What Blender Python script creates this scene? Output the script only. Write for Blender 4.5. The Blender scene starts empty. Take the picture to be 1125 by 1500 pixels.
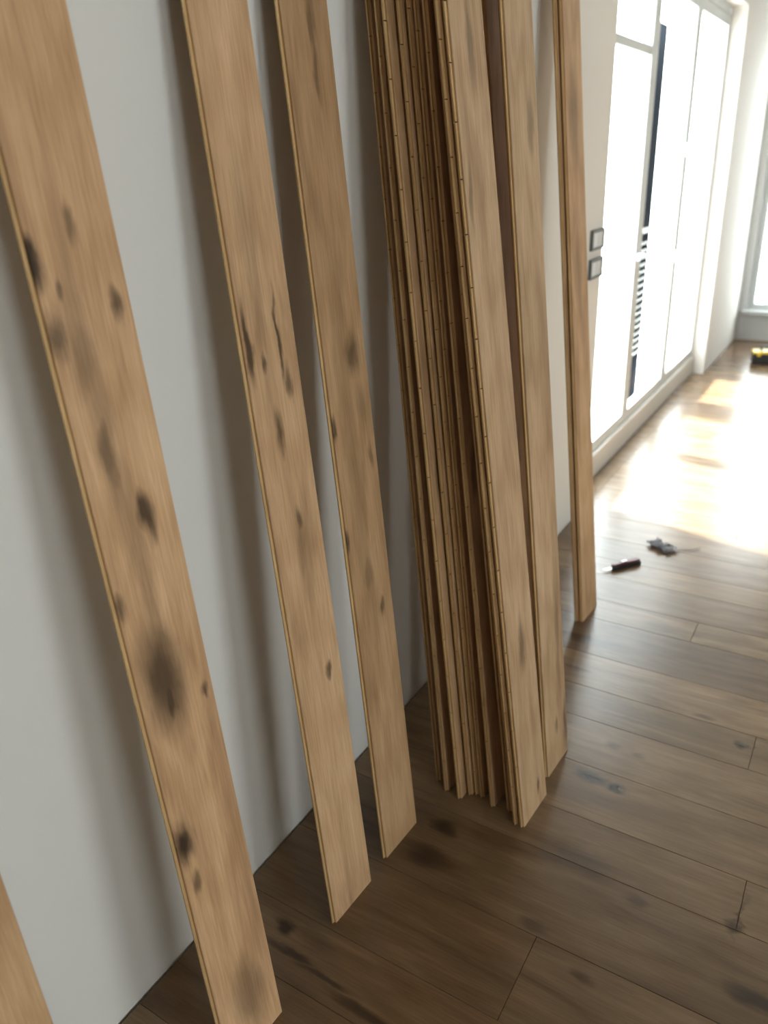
import bpy, bmesh, math, random
from mathutils import Vector, Matrix, noise
random.seed(7)
S = bpy.context.scene
COL = S.collection

# ------------------------------------------------------------------ camera
right = Vector((0.850264663, 0.524471577, -0.04449233))
up = Vector((-0.179261787, 0.368015544, 0.912375893))
fwd = Vector((-0.494889092, 0.767785207, -0.406928325))
cam = bpy.data.cameras.new('camera')
cam.sensor_fit = 'VERTICAL'
cam.sensor_height = 36
cam.lens = 36 * 1129.842 / 1500
cam.clip_start = .05
cam.dof.use_dof = True
cam.dof.focus_distance = 1.55
cam.dof.aperture_fstop = 2.6
cam_o = bpy.data.objects.new('camera', cam)
COL.objects.link(cam_o)
m = Matrix((right, up, -fwd)).transposed().to_4x4()
m.translation = Vector((1.0416, 0, 1.55))
cam_o.matrix_world = m
S.camera = cam_o

# ------------------------------------------------------------------ world, sun, exposure
S.view_settings.view_transform = 'Standard'
S.view_settings.look = 'None'
S.view_settings.gamma = 1
S.view_settings.use_curve_mapping = False
S.view_settings.exposure = 0.47
w = bpy.data.worlds.new('world')
S.world = w
w.use_nodes = True
bg = w.node_tree.nodes['Background']
bg.inputs[0].default_value = (.95, .975, 1, 1)
bg.inputs[1].default_value = 9.6
sun = bpy.data.lights.new('sun', 'SUN')
sun.energy = 30
sun.angle = math.radians(3.5)
sun.color = (1, .985, .97)
sun_o = bpy.data.objects.new('sun', sun)
COL.objects.link(sun_o)
sd = Vector((.98, -.25, -.85)).normalized()            # direction the light travels
sun_o.rotation_euler = sd.to_track_quat('-Z', 'Y').to_euler()
sun_o.location = (-4, 4, 5)


def portal(name, loc, sx, sy, direction):
    l = bpy.data.lights.new(name, 'AREA')
    l.shape = 'RECTANGLE'
    l.size = sx
    l.size_y = sy
    l.cycles.is_portal = True
    o = bpy.data.objects.new(name, l)
    COL.objects.link(o)
    o.location = loc
    o.rotation_euler = Vector(direction).to_track_quat('-Z', 'Z').to_euler()


# room: x 0..5.5, y -2.6..7.6, z 0..2.55
RX, RY0, RY1, RZ = 5.5, -3.2, 7.6, 2.55
LWY0, LWY1, LWZ0, LWZ1 = 3.44, 6.22, .13, 2.4          # left glazing
FWIN = [(.07, .62)]                        # far glazing
FWZ0, FWZ1 = .26, 2.3
RWIN = [(-2.1, -.5), (.1, 1.7)]                                    # right-hand windows
RWZ0, RWZ1 = 1.0, 2.38
portal('portal_left', (-.16, (LWY0 + LWY1) / 2, (LWZ0 + LWZ1) / 2), LWY1 - LWY0, LWZ1 - LWZ0, (1, 0, 0))
for a, b in FWIN:
    portal('portal_far', ((a + b) / 2, RY1 + .17, (FWZ0 + FWZ1) / 2), b - a, FWZ1 - FWZ0, (0, -1, 0))
for a, b in RWIN:
    portal('portal_right', (RX + .17, (a + b) / 2, (RWZ0 + RWZ1) / 2), b - a, RWZ1 - RWZ0, (-1, 0, 0))


# ------------------------------------------------------------------ node helpers
def newmat(name):
    mt = bpy.data.materials.new(name)
    mt.use_nodes = True
    nt = mt.node_tree
    return mt, nt, nt.nodes['Principled BSDF']


def N(nt, typ, **kw):
    n = nt.nodes.new(typ)
    for k, v in kw.items():
        setattr(n, k, v)
    return n


def plain(name, col, rough=.5, metal=0, bump=0, bscale=60, var=0):
    mt, nt, p = newmat(name)
    p.inputs['Base Color'].default_value = (*col, 1)
    p.inputs['Roughness'].default_value = rough
    p.inputs['Metallic'].default_value = metal
    if bump or var:
        tc = N(nt, 'ShaderNodeTexCoord')
        nz = N(nt, 'ShaderNodeTexNoise')
        nz.inputs['Scale'].default_value = bscale
        nz.inputs['Detail'].default_value = 4
        nt.links.new(tc.outputs['Object'], nz.inputs['Vector'])
        if bump:
            b = N(nt, 'ShaderNodeBump')
            b.inputs['Strength'].default_value = bump
            b.inputs['Distance'].default_value = .002
            nt.links.new(nz.outputs['Fac'], b.inputs['Height'])
            nt.links.new(b.outputs['Normal'], p.inputs['Normal'])
        if var:
            mx = N(nt, 'ShaderNodeMixRGB', blend_type='MULTIPLY')
            mx.inputs['Fac'].default_value = var
            mx.inputs['Color1'].default_value = (*col, 1)
            nt.links.new(nz.outputs['Fac'], mx.inputs['Color2'])
            nt.links.new(mx.outputs['Color'], p.inputs['Base Color'])
    return mt


def ramp(nt, fac, stops):
    r = N(nt, 'ShaderNodeValToRGB')
    e = r.color_ramp.elements
    while len(e) < len(stops):
        e.new(.5)
    for el, (pos, c) in zip(e, stops):
        el.position = pos
        el.color = (*c, 1)
    nt.links.new(fac, r.inputs['Fac'])
    return r.outputs['Color']


def wood(name, light, mid, dark, knots=(), seed=0., coord='UV', swap=False, rough=.5, tint=False, cloud=.45, spec=.3):
    """oak: coordinates in metres, x across the grain, y along it.
    knots: (across, along, r_across, r_along, strength)"""
    mt, nt, p = newmat(name)
    L = nt.links.new
    if coord == 'UV':
        src = N(nt, 'ShaderNodeTexCoord').outputs['UV']
    else:
        src = N(nt, 'ShaderNodeNewGeometry').outputs['Position']
    if swap:     # grain runs along world x
        sp = N(nt, 'ShaderNodeSeparateXYZ')
        L(src, sp.inputs[0])
        cb = N(nt, 'ShaderNodeCombineXYZ')
        L(sp.outputs['Y'], cb.inputs['X'])
        L(sp.outputs['X'], cb.inputs['Y'])
        src = cb.outputs[0]
    base = src
    off = N(nt, 'ShaderNodeVectorMath', operation='ADD')
    L(src, off.inputs[0])
    if tint:
        oi = N(nt, 'ShaderNodeObjectInfo')
        sc = N(nt, 'ShaderNodeVectorMath', operation='SCALE')
        sc.inputs[0].default_value = (3.1, 17.3, 9.7)
        L(oi.outputs['Random'], sc.inputs['Scale'])
        L(sc.outputs[0], off.inputs[1])
    else:
        off.inputs[1].default_value = (seed * 1.37, seed * 3.1, seed * .7)
    src = off.outputs[0]

    def nz(scale, detail=4, dist=0., rgh=.55):
        mp = N(nt, 'ShaderNodeMapping')
        mp.inputs['Scale'].default_value = scale
        L(src, mp.inputs['Vector'])
        n = N(nt, 'ShaderNodeTexNoise')
        n.inputs['Scale'].default_value = 1
        n.inputs['Detail'].default_value = detail
        n.inputs['Distortion'].default_value = dist
        n.inputs['Roughness'].default_value = rgh
        L(mp.outputs[0], n.inputs['Vector'])
        return n
    big = nz((17, 2.2, 5), 3, .6)
    col = ramp(nt, big.outputs['Fac'], [(.28, dark), (.5, mid), (.72, light)])
    fine = nz((230, 9, 40), 5, .3, .65)
    g = ramp(nt, fine.outputs['Fac'], [(.3, (.66, .62, .56)), (.62, (1.0, 1.0, 1.0))])
    mx = N(nt, 'ShaderNodeMixRGB', blend_type='MULTIPLY')
    mx.inputs['Fac'].default_value = .65
    L(col, mx.inputs['Color1'])
    L(g, mx.inputs['Color2'])
    col = mx.outputs['Color']
    # cathedral figure
    mp = N(nt, 'ShaderNodeMapping')
    mp.inputs['Scale'].default_value = (9, .7, 1)
    L(src, mp.inputs['Vector'])
    wv = N(nt, 'ShaderNodeTexWave', wave_type='RINGS')
    wv.inputs['Scale'].default_value = 2.2
    wv.inputs['Distortion'].default_value = 5
    wv.inputs['Detail'].default_value = 3
    wv.inputs['Detail Scale'].default_value = .8
    L(mp.outputs[0], wv.inputs['Vector'])
    wr = ramp(nt, wv.outputs['Fac'], [(.0, (.84, .80, .74)), (.5, (1, 1, 1))])
    mx = N(nt, 'ShaderNodeMixRGB', blend_type='MULTIPLY')
    mx.inputs['Fac'].default_value = cloud
    L(col, mx.inputs['Color1'])
    L(wr, mx.inputs['Color2'])
    col = mx.outputs['Color']
    # knots and stains
    if knots:
        d = nz((38, 12, 10), 3, 0)
        sb = N(nt, 'ShaderNodeVectorMath', operation='SUBTRACT')
        L(d.outputs['Color'], sb.inputs[0])
        sb.inputs[1].default_value = (.5, .5, .5)
        ml = N(nt, 'ShaderNodeVectorMath', operation='MULTIPLY')
        L(sb.outputs[0], ml.inputs[0])
        ml.inputs[1].default_value = (.028, .07, 0)
        ad = N(nt, 'ShaderNodeVectorMath', operation='ADD')
        L(base, ad.inputs[0])
        L(ml.outputs[0], ad.inputs[1])
        pos = ad.outputs[0]
        acc = None
        for (a, b, ra, rb, st, *sharp) in knots:
            s1 = N(nt, 'ShaderNodeVectorMath', operation='SUBTRACT')
            L(pos, s1.inputs[0])
            s1.inputs[1].default_value = (a, b, 0)
            s2 = N(nt, 'ShaderNodeVectorMath', operation='MULTIPLY')
            L(s1.outputs[0], s2.inputs[0])
            s2.inputs[1].default_value = (1 / ra, 1 / rb, 0)
            s3 = N(nt, 'ShaderNodeVectorMath', operation='LENGTH')
            L(s2.outputs[0], s3.inputs[0])
            mr = N(nt, 'ShaderNodeMapRange', interpolation_type='SMOOTHSTEP')
            mr.inputs['From Min'].default_value = 1.25 if sharp else 1.9
            mr.inputs['From Max'].default_value = .3
            mr.inputs['To Min'].default_value = 0
            mr.inputs['To Max'].default_value = st
            L(s3.outputs['Value'], mr.inputs['Value'])
            if acc is None:
                acc = mr.outputs['Result']
            else:
                mxm = N(nt, 'ShaderNodeMath', operation='MAXIMUM')
                L(acc, mxm.inputs[0])
                L(mr.outputs['Result'], mxm.inputs[1])
                acc = mxm.outputs[0]
        mx = N(nt, 'ShaderNodeMixRGB', blend_type='MIX')
        L(acc, mx.inputs['Fac'])
        L(col, mx.inputs['Color1'])
        mx.inputs['Color2'].default_value = (.035, .02, .011, 1)
        col = mx.outputs['Color']
    if tint:
        mx = N(nt, 'ShaderNodeMixRGB', blend_type='MULTIPLY')
        mx.inputs['Fac'].default_value = 1
        L(col, mx.inputs['Color1'])
        L(oi.outputs['Color'], mx.inputs['Color2'])
        col = mx.outputs['Color']
    L(col, p.inputs['Base Color'])
    p.inputs['Roughness'].default_value = rough
    p.inputs['Specular IOR Level'].default_value = spec
    b = N(nt, 'ShaderNodeBump')
    b.inputs['Strength'].default_value = .12
    b.inputs['Distance'].default_value = .001
    L(fine.outputs['Fac'], b.inputs['Height'])
    L(b.outputs['Normal'], p.inputs['Normal'])
    return mt


M = {}
M['wall'] = plain('white_wall_paint', (.78, .755, .72), .8, bump=.12, bscale=260)
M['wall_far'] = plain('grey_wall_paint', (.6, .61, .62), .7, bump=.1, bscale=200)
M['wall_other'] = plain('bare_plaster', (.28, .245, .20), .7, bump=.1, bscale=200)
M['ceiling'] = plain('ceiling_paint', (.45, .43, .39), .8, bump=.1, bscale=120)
M['frame'] = plain('white_window_lacquer', (.60, .63, .64), .6, bump=.04, bscale=30)
for k_, v_ in (('frame', .12), ('wall', .12)):
    M[k_].node_tree.nodes['Principled BSDF'].inputs['Specular IOR Level'].default_value = v_
M['base'] = plain('window_plinth_paint', (.62, .60, .57), .55, bump=.1, bscale=80)
M['sub'] = plain('dark_subfloor', (.05, .04, .035), .9, bump=.3, bscale=40)
M['dark'] = plain('dark_shutter_paint', (.03, .035, .045), .5, bump=.05, bscale=50)
M['dark'].node_tree.nodes['Principled BSDF'].inputs['Specular IOR Level'].default_value = 0
M['dark'].node_tree.nodes['Principled BSDF'].inputs['Roughness'].default_value = 1
M['slat'] = plain('pale_slat_metal', (.75, .76, .78), .4, bump=.03, bscale=50)
M['terrace'] = plain('terrace_concrete', (.6, .59, .57), .85, bump=.3, bscale=25, var=.2)
M['black'] = plain('black_plastic', (.012, .012, .013), .45, bump=.1, bscale=150)
M['red'] = plain('dark_red_plastic', (.11, .012, .014), .4, bump=.05, bscale=120)
M['yellow'] = plain('yellow_plastic', (.75, .5, .03), .4, bump=.05, bscale=90)
M['steel'] = plain('brushed_steel', (.55, .55, .56), .35, 1, bump=.05, bscale=200)
M['paper'] = plain('grey_wrapper', (.42, .42, .46), .5, bump=.4, bscale=60, var=.4)
M['greyplastic'] = plain('grey_green_plastic', (.13, .14, .13), .5, bump=.05, bscale=90)
M['plate'] = plain('switch_plate_plastic', (.6, .6, .6), .4, bump=.02, bscale=90)


def glass():
    mt, nt, p = newmat('window_glass')
    nt.nodes.remove(p)
    out = nt.nodes['Material Output']
    tr = N(nt, 'ShaderNodeBsdfTransparent')
    tr.inputs[0].default_value = (.93, .96, .95, 1)
    gl = N(nt, 'ShaderNodeBsdfGlossy')
    gl.inputs['Roughness'].default_value = .02
    lw = N(nt, 'ShaderNodeLayerWeight')
    pw = N(nt, 'ShaderNodeMath', operation='POWER')
    pw.inputs[1].default_value = 5
    nt.links.new(lw.outputs['Facing'], pw.inputs[0])
    fr = N(nt, 'ShaderNodeMath', operation='MULTIPLY_ADD')
    fr.inputs[1].default_value = .04
    fr.inputs[2].default_value = .008
    nt.links.new(pw.outputs[0], fr.inputs[0])
    mx = N(nt, 'ShaderNodeMixShader')
    nt.links.new(fr.outputs[0], mx.inputs[0])
    nt.links.new(tr.outputs[0], mx.inputs[1])
    nt.links.new(gl.outputs[0], mx.inputs[2])
    nt.links.new(mx.outputs[0], out.inputs[0])
    return mt


M['glass'] = glass()


# ------------------------------------------------------------------ mesh helpers
def box(bm, x0, x1, y0, y1, z0, z1):
    v = [bm.verts.new(c) for c in ((x0, y0, z0), (x1, y0, z0), (x1, y1, z0), (x0, y1, z0),
                                   (x0, y0, z1), (x1, y0, z1), (x1, y1, z1), (x0, y1, z1))]
    for f in ((0, 3, 2, 1), (4, 5, 6, 7), (0, 1, 5, 4), (1, 2, 6, 5), (2, 3, 7, 6), (3, 0, 4, 7)):
        bm.faces.new([v[i] for i in f])


def mesh_obj(name, bm, mat, parent=None, loc=None, bevel=0, smooth=False):
    bmesh.ops.recalc_face_normals(bm, faces=bm.faces)
    if bevel:
        bmesh.ops.bevel(bm, geom=list(bm.edges), offset=bevel, segments=2, affect='EDGES', profile=.6)
    me = bpy.data.meshes.new(name)
    bm.to_mesh(me)
    bm.free()
    if smooth:
        for p in me.polygons:
            p.use_smooth = True
    o = bpy.data.objects.new(name, me)
    COL.objects.link(o)
    me.materials.append(mat)
    if parent is not None:
        o.parent = parent
    if loc is not None:
        o.location = loc
    return o


def boxes(name, lst, mat, parent=None, bevel=0, loc=None):
    bm = bmesh.new()
    for b in lst:
        box(bm, *b)
    return mesh_obj(name, bm, mat, parent, loc, bevel)


def empty(name, loc=(0, 0, 0), rz=0):
    o = bpy.data.objects.new(name, None)
    COL.objects.link(o)
    o.location = loc
    o.rotation_euler = (0, 0, rz)
    o.empty_display_size = .05
    return o


def tag(o, label, cat, group=None):
    o['label'] = label
    o['category'] = cat
    if group:
        o['group'] = group
    return o


def struct(o, label=None):
    o['kind'] = 'structure'
    if label:
        o['label'] = label
    return o


# ------------------------------------------------------------------ room shell
T = .16
wl = boxes('wall_left', [(-T, 0, RY0, LWY0, -.02, RZ), (-T, 0, LWY1, RY1, -.02, RZ),
                         (-T, 0, LWY0, LWY1, LWZ1, RZ)], M['wall'])
struct(wl, 'plain white painted wall that the boards lean against')
fw = []
xs = [0] + [v for ab in FWIN for v in ab] + [RX]
for i in range(0, len(xs), 2):
    fw.append((xs[i], xs[i + 1], RY1, RY1 + T, -.02, RZ))
for a, b in FWIN:
    fw += [(a, b, RY1, RY1 + T, -.02, FWZ0), (a, b, RY1, RY1 + T, FWZ1, RZ)]
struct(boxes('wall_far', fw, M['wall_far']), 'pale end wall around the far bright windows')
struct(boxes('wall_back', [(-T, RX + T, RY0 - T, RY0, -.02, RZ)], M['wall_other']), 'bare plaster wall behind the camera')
rw = []
ys = [RY0] + [v for ab in RWIN for v in ab] + [RY1 + T]
for i in range(0, len(ys), 2):
    rw.append((RX, RX + T, ys[i], ys[i + 1], -.02, RZ))
for a, b in RWIN:
    rw += [(RX, RX + T, a, b, -.02, RWZ0), (RX, RX + T, a, b, RWZ1, RZ)]
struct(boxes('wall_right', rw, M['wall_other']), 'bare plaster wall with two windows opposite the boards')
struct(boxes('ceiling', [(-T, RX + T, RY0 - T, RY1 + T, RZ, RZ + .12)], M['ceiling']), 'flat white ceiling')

# floor: every oak board is a piece of its own
floor = struct(boxes('floor', [(-T, RX + T, RY0 - T, RY1 + T, -.06, -.018)], M['sub']), 'oak plank floor of mixed board widths')
FK = [  # across (world y), along (world x), r_across, r_along, strength
    (1.655, .605, .026, .06, .99, 1), (1.648, .675, .026, .034, 1.0, 1), (1.215, 1.09, .026, .07, .95, 1), (1.372, .675, .03, .09, .55),
    (1.982, .946, .02, .02, .9, 1), (1.323, .817, .013, .022, .6), (1.4, 1.025, .05, .006, .6), (1.362, 1.02, .014, .012, .8),
    (1.152, .64, .012, .03, .5), (1.089, .768, .012, .018, .55), (1.3, .34, .018, .025, .8), (1.2, .34, .03, .05, .7),
    (.872, .165, .02, .035, .95, 1), (.83, .21, .006, .06, .85), (.818, .31, .006, .06, .8), (.80, .42, .007, .06, .8),
    (2.50, .60, .022, .08, .5), (2.30, .42, .025, .10, .6), (1.81, .62, .012, .02, .6), (1.80, .70, .012, .015, .5),
    (2.12, .41, .008, .035, .7), (2.06, .82, .008, .03, .6), (1.94, .62, .007, .07, .45)]
M['floor'] = wood('oiled_oak_floor', (.28, .19, .113), (.215, .14, .079), (.146, .092, .05), FK, 0, 'POS', True, .26, True, .5, .6)
E_ = .0008
seams = [2.783, 2.59, 2.45, 2.22, 2.04, 1.888, 1.695, 1.505, 1.358, 1.13, .92, .772, .585]
wd = [.147, .19, .23, .19, .147, .23]
k = 0
while seams[0] < RY1:
    seams.insert(0, seams[0] + wd[k % 6])
    k += 1
while seams[-1] > RY0:
    seams.append(seams[-1] - wd[(k * 5) % 6])
    k += 1
tone = {2.45: (.72, .70, .74), 2.22: (1.12, 1.1, 1.06), 2.04: (.86, .83, .74), 1.888: (1.02, 1, .95), 1.695: (1.0, .97, .92),
        1.505: (.98, .95, .9), 1.358: (.74, .70, .65), 1.13: (.80, .75, .68), .92: (.84, .77, .68), .772: (.80, .72, .62)}
ends = {2.04: .97, 1.505: 1.025, 1.13: .657, .92: 1.9, .772: 2.1, 1.358: 1.75, 1.888: 1.95, 1.695: 1.6, 2.22: 1.8, 2.45: 1.5}
cache = {}


def floor_board(x0, x1, y0, y1, col):
    key = (round(x1 - x0, 3), round(y1 - y0, 3))
    if key not in cache:
        lx, ly = key
        bm = bmesh.new()
        c = .0006
        z0, z1 = -.018, 0
        lo = [bm.verts.new(q) for q in ((0, 0, z0), (lx, 0, z0), (lx, ly, z0), (0, ly, z0))]
        md = [bm.verts.new(q) for q in ((0, 0, z1 - c), (lx, 0, z1 - c), (lx, ly, z1 - c), (0, ly, z1 - c))]
        hi = [bm.verts.new(q) for q in ((c, c, z1), (lx - c, c, z1), (lx - c, ly - c, z1), (c, ly - c, z1))]
        for i in range(4):
            j = (i + 1) % 4
            bm.faces.new((lo[i], lo[j], md[j], md[i]))
            bm.faces.new((md[i], md[j], hi[j], hi[i]))
        bm.faces.new(hi)
        bm.faces.new(lo[::-1])
        bmesh.ops.recalc_face_normals(bm, faces=bm.faces)
        me = bpy.data.meshes.new('floor_board')
        bm.to_mesh(me)
        bm.free()
        me.materials.append(M['floor'])
        cache[key] = me
    o = bpy.data.objects.new('floor_board', cache[key])
    COL.objects.link(o)
    o.location = (x0, y0, 0)
    o.parent = floor
    o.color = (*col, 1)


for i in range(len(seams) - 1):
    y1, y0 = seams[i], max(seams[i + 1], RY0)
    y1 = min(y1, RY1)
    s = next((q for q in tone if abs(q - seams[i]) < 1e-6), None)
    e0 = ends[s] if s in ends else random.choice([.35, .7, 1.05, 1.4, 1.75, 2.1])
    cuts = [.006]
    e = e0
    while e < RX - .3:
        cuts.append(e)
        e += 2.2
    cuts.append(RX)
    for a, b in zip(cuts, cuts[1:]):
        v = random.uniform(.84, 1.08)
        c = tone[s] if s in tone and a < 1.2 else (v, v * random.uniform(.95, 1), v * random.uniform(.86, .98))
        floor_board(a + E_ * .4, b - E_ * .4, y0 + E_ * .4, y1 - E_ * .4, c)

boxes('threshold_board', [(-.074, .005, LWY0 + .001, LWY1 - .001, -.0179, -.0005)], M['floor'], floor)

# ------------------------------------------------------------------ glazing in the left wall
win = struct(empty('window_1', (-.1, LWY0, 0)), 'tall white framed glazed doors letting in bright daylight')


def P(name, lst, mat, parent, bevel=0, org=(-.1, LWY0, 0)):
    return boxes(name, [(a - org[0], b - org[0], c - org[1], d - org[1], e - org[2], f - org[2]) for a, b, c, d, e, f in lst],
                 mat, parent, bevel)


P('plinth', [(-.155, -.075, LWY0 + .002, LWY1 - .002, 0.001, LWZ0)], M['base'], win, .006)
P('head_frame', [(-.15, -.09, LWY0 + .002, LWY1 - .002, LWZ1 - .05, LWZ1 - .001)], M['frame'], win, .003)
Z0, Z1 = LWZ0 + .001, LWZ1 - .051
leaves = [(LWY0 + .004, 4.40), (4.404, 5.30), (5.304, LWY1 - .004)]
for i, (a, b) in enumerate(leaves):
    sw = .055
    P('stile', [(-.145, -.095, a, a + sw, Z0, Z1)], M['frame'], win, .003)
    P('stile', [(-.145, -.095, b - sw, b, Z0, Z1)], M['frame'], win, .003)
    P('bottom_rail', [(-.145, -.095, a + sw, b - sw, Z0, Z0 + .06)], M['frame'], win, .003)
    P('top_rail', [(-.145, -.095, a + sw, b - sw, Z1 - .06, Z1)], M['frame'], win, .003)
    if i == 0:
        P('transom_bar', [(-.14, -.1, a + sw, b - sw, 1.99, 2.03)], M['frame'], win, .003)
    P('pane', [(-.124, -.118, a + sw, b - sw, Z0 + .06, Z1 - .06)], M['glass'], win)
for z in (.965, 1.57):
    P('hinge', [(-.094, -.06, 5.26, 5.345, z - .04, z + .04)], M['plate'], win, .004)
h = P('door_handle', [(-.094, -.05, 4.365, 4.385, 1.05, 1.075), (-.06, -.045, 4.25, 4.385, 1.052, 1.073)], M['steel'], win, .002)

# far glazing
for n, (FWX0, FWX1) in enumerate(FWIN):
    o2 = (FWX0, RY1, FWZ0)
    w2 = struct(empty('window_%d' % (n + 2), o2), ('bright window in the end wall beyond the shaded floor',
                                                   'second window in the end wall, away from the boards')[n])
    P('sill', [(FWX0 - .03, FWX1 + .03, RY1 - .06, RY1 - .001, FWZ0 - .03, FWZ0 - .001)], M['frame'], w2, .004, o2)
    P('frame', [(FWX0, FWX0 + .05, RY1 + .03, RY1 + .09, FWZ0, FWZ1), (FWX1 - .05, FWX1, RY1 + .03, RY1 + .09, FWZ0, FWZ1),
                (FWX0 + .05, FWX1 - .05, RY1 + .03, RY1 + .09, FWZ0, FWZ0 + .05),
                (FWX0 + .05, FWX1 - .05, RY1 + .03, RY1 + .09, FWZ1 - .05, FWZ1)], M['frame'], w2, .003, o2)
    xm = (FWX0 + FWX1) / 2
    for a, b in ((FWX0 + .05, xm - .02), (xm + .02, FWX1 - .05)):
        P('pane', [(a, b, RY1 + .055, RY1 + .061, FWZ0 + .05, FWZ1 - .05)], M['glass'], w2, 0, o2)
    P('mullion', [(xm - .02, xm + .02, RY1 + .035, RY1 + .085, FWZ0 + .05, FWZ1 - .05)], M['frame'], w2, .003, o2)

# windows opposite
for n, (a, b) in enumerate(RWIN):
    o3 = (RX, a, RWZ0)
    w3 = struct(empty('window_%d' % (n + 4), o3), 'white framed window in the wall opposite the boards')
    P('frame', [(RX + .05, RX + .1, a, a + .05, RWZ0, RWZ1), (RX + .05, RX + .1, b - .05, b, RWZ0, RWZ1),
                (RX + .05, RX + .1, a + .05, b - .05, RWZ0, RWZ0 + .05), (RX + .05, RX + .1, a + .05, b - .05, RWZ1 - .05, RWZ1)],
      M['frame'], w3, .003, o3)
    P('pane', [(RX + .07, RX + .076, a + .05, b - .05, RWZ0 + .05, RWZ1 - .05)], M['glass'], w3, 0, o3)

# outside: terrace slab, louvred shutter leaf
struct(boxes('terrace', [(-3.5, -T - .002, 1.0, 12, -.12, -.02)], M['terrace']), 'pale terrace outside the glazed doors')
sh = tag(empty('shutter', (-.34, 5.2, -.02)), 'dark shutter standing outside the glazed doors, pale slats across its lower half', 'shutter')
P('panel', [(-.36, -.33, 5.22, 5.56, -.019, 2.26)], M['dark'], sh, .004, (-.34, 5.2, -.02))
for i in range(17):
    z = .30 + i * .045
    P('slat', [(-.329, -.318, 5.16, 5.57, z, z + .011)], M['slat'], sh, 0, (-.34, 5.2, -.02))
P('crossbar', [(-.329, -.315, 5.16, 5.57, 1.09, 1.12)], M['slat'], sh, 0, (-.34, 5.2, -.02))

# two switch plates beside the glazing
for z, lab in ((1.24, 'upper switch plate with dark frame on white wall beside glazed doors'),
               (1.125, 'lower switch plate with dark frame on white wall beside glazed doors')):
    s = tag(empty('switch_plate', (.0005, 3.345, z)), lab, 'switch', 'switch plates beside the glazed doors')
    boxes('surround', [(0, .012, -.08, .08, .028, .04), (0, .012, -.08, .08, -.04, -.031), (0, .012, -.08, -.068, -.031, .028),
                       (0, .012, .068, .08, -.031, .028)], M['greyplastic'], s)
    boxes('rocker', [(0, .009, -.0675, -.002, -.0305, .0275)], M['plate'], s, .001)
    boxes('rocker', [(0, .009, .002, .0675, -.0305, .0275)], M['plate'], s, .001)


# ------------------------------------------------------------------ loose oak planks
TH = .014
LZ = 2.18
M['core'] = wood('plank_core_wood', (.76, .53, .27), (.66, .43, .2), (.5, .31, .14), (), 3.3, 'UV', False, .65)
M['backing'] = wood('plank_backing_wood', (.52, .34, .18), (.43, .27, .14), (.33, .2, .1), (), 5.1, 'UV', False, .65)
OAK = ((.76, .515, .315), (.64, .415, .24), (.46, .285, .162))
LABEL_N = [0]


def plank(label, p0, xt, drift, mat, width=.135, length=2.15, wdx=.06, group=None, kerf0=None):
    """p0: floor point of the near lower corner of the show face; xt: its distance from the wall at LZ."""
    wv = Vector((wdx, 1, 0)).normalized()
    u = Vector(((xt - p0[0]) / LZ, drift, 1)).normalized()
    n = wv.cross(u).normalized()
    root = tag(empty('oak_plank', (p0[0], p0[1], 0)), label, 'plank', group)

    def pt(a, d, v):                 # across, depth behind the show face, along
        q = wv * a - n * d + u * v
        if v == 0:
            q = q - u * (q.z / u.z)
            q = q + u * .0002
        return q

    def prism(name, prof, v0, v1, mat_, bm=None, fin=True, bev=0):
        bm = bm or bmesh.new()
        uv = bm.loops.layers.uv.verify()
        lo = [bm.verts.new(pt(a, d, v0)) for a, d in prof]
        hi = [bm.verts.new(pt(a, d, v1)) for a, d in prof]
        c = len(prof)
        per = 0
        for i in range(c):
            j = (i + 1) % c
            f = bm.faces.new((lo[i], lo[j], hi[j], hi[i]))
            ai = prof[i][0] + prof[i][1]
            aj = prof[j][0] + prof[j][1]
            for lp, co in zip(f.loops, ((ai, v0), (aj, v0), (aj, v1), (ai, v1))):
                lp[uv].uv = co
        for ring in (lo, hi):
            f = bm.faces.new(ring)
            for lp, (a, d) in zip(f.loops, prof):
                lp[uv].uv = (a, d)
        if fin:
            return mesh_obj(name, bm, mat_, root)
        return bm
    W = width
    b = .0012
    # oak show layer with eased long edges
    prism('oak_veneer', [(b, 0), (W - b, 0), (W, b), (W, .0038), (0, .0038), (0, b)], 0, length, mat)
    # core of sawn blocks with narrow saw gaps; tongue on the near edge, groove on the far one
    bm = None
    v = 0
    nx = kerf0 or length
    prof = [(0, .0039), (W, .0039), (W, .0055), (W - .005, .0055), (W - .005, .0085), (W, .0085), (W, .0105), (0, .0105)]
    tng = [(0, .0088), (-.0055, .0085), (-.0055, .0058), (0, .0055)]
    if kerf0:
        prof += tng
    else:
        prism('tongue', [(a - .0001, d) for a, d in tng], 0, length, M['core'])
    while v < length:
        e = min(nx, length)
        bm = prism('core', prof, v, e, None, bm, False)
        v = e + .0022
        nx = e + .105
    mesh_obj('core', bm, M['core'], root)
    prism('backing', [(0, .0106), (W, .0106), (W, TH), (0, TH)], 0, length, M['backing'])
    return root


def oak(name, knots, seed, f=(1, 1, 1), rough=.48):
    c = [tuple(a * b for a, b in zip(col, f)) for col in OAK]
    return wood(name, *c, knots, seed, 'UV', False, rough)


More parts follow.
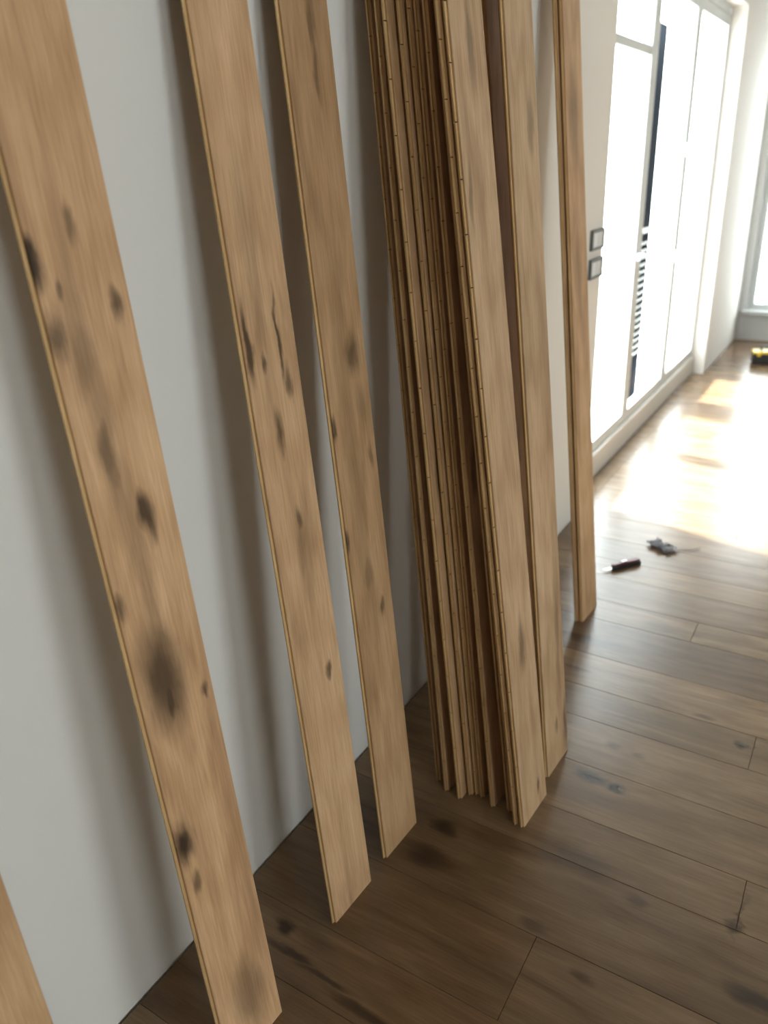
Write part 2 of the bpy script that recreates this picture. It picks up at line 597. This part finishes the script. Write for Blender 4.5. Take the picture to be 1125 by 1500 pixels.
k1 = [(.0, 1.471, .012, .022, .97), (.012, 1.375, .015, .03, .7), (.045, 1.34, .018, .06, .45), (.07, 1.511, .007, .02, .6),
      (.115, 1.401, .008, .02, .75), (.028, 1.426, .005, .012, .6), (.048, 1.199, .010, .05, .65), (.085, 1.087, .012, .028, .88),
      (.004, .966, .006, .015, .7), (.05, .827, .032, .075, .85), (.055, .79, .012, .04, .9), (.122, .766, .005, .012, .75), (.016, .528, .017, .033, .96),
      (.022, .438, .007, .016, .65), (.075, .118, .03, .06, .5), (.06, 1.0, .012, .2, .3), (.05, 1.25, .014, .2, .32)]
k2 = [(.012, 1.286, .0085, .075, .85, 1), (.09, 1.29, .0065, .09, .85, 1), (.044, 1.243, .005, .014, .75), (.1, 1.205, .007, .03, .7),
      (.059, 1.12, .008, .032, .75), (.072, .94, .007, .02, .7), (.07, .895, .010, .05, .3), (.096, .595, .006, .014, .8),
      (.05, 1.42, .014, .16, .22)]
k3 = [(.087, 1.207, .020, .035, .65), (.08, 1.735, .007, .045, .5), (.08, 1.814, .008, .04, .5), (.1, 1.1, .012, .04, .35),
      (.002, 1.071, .006, .016, .75), (.115, .984, .005, .02, .5), (.0, .832, .006, .02, .75), (.095, .634, .006, .016, .65),
      (.058, .726, .014, .03, .4), (.05, 1.0, .02, .3, .2)]
kj = [(.069, .477, .012, .055, .6), (.02, 1.507, .006, .06, .45), (.091, .061, .006, .02, .75), (.07, 1.80, .012, .08, .5)]
kk = [(.096, 1.644, .012, .06, .45), (.07, .126, .007, .02, .6), (.125, .09, .010, .06, .7), (.1, .4, .008, .2, .3)]
kl = [(.06, 1.7, .03, .12, .45), (.06, 1.2, .02, .1, .3)]
kg = [(.03, .9, .01, .05, .5), (.08, .4, .012, .03, .6)]
m1 = oak('oak_face_stained', k1, 1.0, (1.03, .98, .93))
m2 = oak('oak_face_cracked', k2, 2.0, (1.0, .98, .96))
m3 = oak('oak_face_streaked', k3, 3.0, (.80, .76, .70))
mj = oak('oak_face_pale', kj, 4.0, (.92, .95, .99))
mk = oak('oak_face_clean', kk, 5.0, (.90, .94, .98))
ml = oak('oak_face_clouded', kl, 6.0, (.95, .94, .92))
mg = oak('oak_face_plain', kg, 7.0, (.95, .92, .86))

plank('orange oak plank leaning beside the black-knotted plank, away from all the others', (.268, .178), .008, .04, mg)
plank('wide oak plank with black knots and a large grey stain, leaning alone on wall', (.266, .580), .018, .045, m1, .140)
plank('oak plank with long dark cracks, leaning between the stained and the streaked plank', (.255, .939), .018, .055, m2)
plank('oak plank with one big faint knot, leaning between cracked plank and the stack', (.261, 1.148), .018, .067, m3)
G = 'planks stacked on edge against the wall'
stack = [((.255, 1.443), .016, 'rearmost plank of the leaning stack, touching the white wall'),
         ((.290, 1.421), .050, 'second plank of the stack counted from the white wall'),
         ((.334, 1.412), .068, 'third plank of the stack from the wall, its bright edge standing forward'),
         ((.353, 1.438), .087, 'fourth plank of the stack from the wall, one of three set back tightly'),
         ((.3685, 1.448), .105, 'fifth plank of the stack from the wall, in the tight middle of it'),
         ((.385, 1.446), .123, 'sixth plank of the stack from the wall, before a dark gap'),
         ((.423, 1.429), .150, 'seventh plank of the stack from the wall, standing free between two dark gaps'),
         ((.468, 1.436), .168, 'eighth plank of the stack from the wall, hidden deep behind the front pair'),
         ((.500, 1.402), .184, 'ninth plank of the stack, right behind its front plank'),
         ((.517, 1.402), .201, 'front plank of the stack with pale clean face and faint knot')]
for i, (p, xt, lab) in enumerate(stack):
    mm = mj if i == 9 else mg
    plank(lab, p, xt, .073, mm, group=G, kerf0=.03 + .021 * ((i * 3) % 5))
# unseen planks added to prop the next plank and block light behind the stack
for x, y, xt in ((.09, 1.95, .016), (.17, 1.86, .045), (.26, 1.78, .08), (.35, 1.71, .125), (.44, 1.64, .18)):
    plank('unseen plank added behind the clean plank to block light along the wall', (x, y), xt, .073, mg,
          group='unseen planks added as light blockers behind the clean plank')
plank('clean oak plank beside the stack front, dark gap between them', (.507, 1.598), .235, .076, mk)
plank('clouded oak plank standing farthest along the wall next to the switches', (.335, 2.405), .055, .105, ml)
plank('narrow-showing plank tucked behind the clouded plank next to the switches', (.3185, 2.4), .038, .104, mg)

# ------------------------------------------------------------------ things on the floor
kn = tag(empty('utility_knife', (.345, 2.885, 0), math.atan2(.135, .10)), 'dark red and black utility knife lying on the oak floor', 'knife')
bm = bmesh.new()
prof = [(-.06, -.010), (-.045, -.013), (.02, -.014), (.06, -.017), (.078, -.014), (.08, .012), (.05, .013), (0, .011), (-.055, .008)]


def slab(prof, z0, z1):
    bm = bmesh.new()
    lo = [bm.verts.new((x, y, z0)) for x, y in prof]
    hi = [bm.verts.new((x, y, z1)) for x, y in prof]
    for i in range(len(prof)):
        j = (i + 1) % len(prof)
        bm.faces.new((lo[i], lo[j], hi[j], hi[i]))
    bm.faces.new(lo)
    bm.faces.new(hi)
    return bm


mesh_obj('grip', slab(prof, .0005, .016), M['black'], kn, bevel=.002)
mesh_obj('shell', slab([(x * .96, y * .8 + .002) for x, y in prof], .0163, .024), M['red'], kn, bevel=.002)
mesh_obj('blade', slab([(-.058, -.007), (-.058, .007), (-.098, .006), (-.085, -.007)], .008, .0095), M['steel'], kn)
boxes('slider', [(-.01, .015, -.003, .007, .0243, .028)], M['steel'], kn, .001)

sc = tag(empty('plastic_scrap', (.44, 3.13, 0)), 'crumpled grey wrapper scrap with a thin tail on the bright floor', 'scrap')
bm = bmesh.new()
nx, ny = 14, 9
g = [[None] * ny for _ in range(nx)]
for i in range(nx):
    for j in range(ny):
        x, y = (i / (nx - 1) - .5) * .12, (j / (ny - 1) - .5) * .07
        z = .012 + .016 * noise.noise((x * 40, y * 40, 3)) + .010 * noise.noise((x * 90, y * 90, 7))
        g[i][j] = bm.verts.new((x + .006 * noise.noise((y * 60, 1, 1)), y + .008 * noise.noise((x * 60, 5, 1)), max(.001, z)))
for i in range(nx - 1):
    for j in range(ny - 1):
        bm.faces.new((g[i][j], g[i + 1][j], g[i + 1][j + 1], g[i][j + 1]))
r = bmesh.ops.solidify(bm, geom=list(bm.faces), thickness=.0008)
mesh_obj('crumpled_sheet', bm, M['paper'], sc, (0, 0, .001)).rotation_euler = (0, 0, -.5)
bm = bmesh.new()
prev = None
for i in range(13):
    t = i / 12
    c = Vector((.045 + .1 * t, -.03 + .095 * t + .012 * math.sin(t * 6), .003 + .003 * math.sin(t * 9) ** 2))
    ring = [bm.verts.new(c + Vector((-.6 * math.cos(a), .8 * math.cos(a), math.sin(a))) * .002) for a in (0, 1.57, 3.14, 4.71)]
    if prev:
        for q in range(4):
            bm.faces.new((prev[q], prev[(q + 1) % 4], ring[(q + 1) % 4], ring[q]))
    prev = ring
mesh_obj('tail_strip', bm, M['paper'], sc)

tb = tag(empty('tool_case', (.37, 6.72, 0), .25), 'small black tool case with yellow top on the shaded far floor', 'tool case')
boxes('body', [(-.10, .10, -.06, .06, .012, .085)], M['black'], tb, .008)
boxes('lid', [(-.102, .102, -.062, .062, .086, .102)], M['yellow'], tb, .005)
bm = bmesh.new()
box(bm, -.045, -.033, -.008, .008, .102, .125)
box(bm, .033, .045, -.008, .008, .102, .125)
box(bm, -.045, .045, -.008, .008, .1255, .137)
mesh_obj('handle', bm, M['black'], tb)
for x in (-.06, .06):
    boxes('latch', [(x - .012, x + .012, -.068, -.0625, .07, .098)], M['yellow'], tb, .001)
for x in (-.08, .08):
    for y in (-.045, .045):
        boxes('foot', [(x - .01, x + .01, y - .01, y + .01, .0005, .0115)], M['black'], tb)
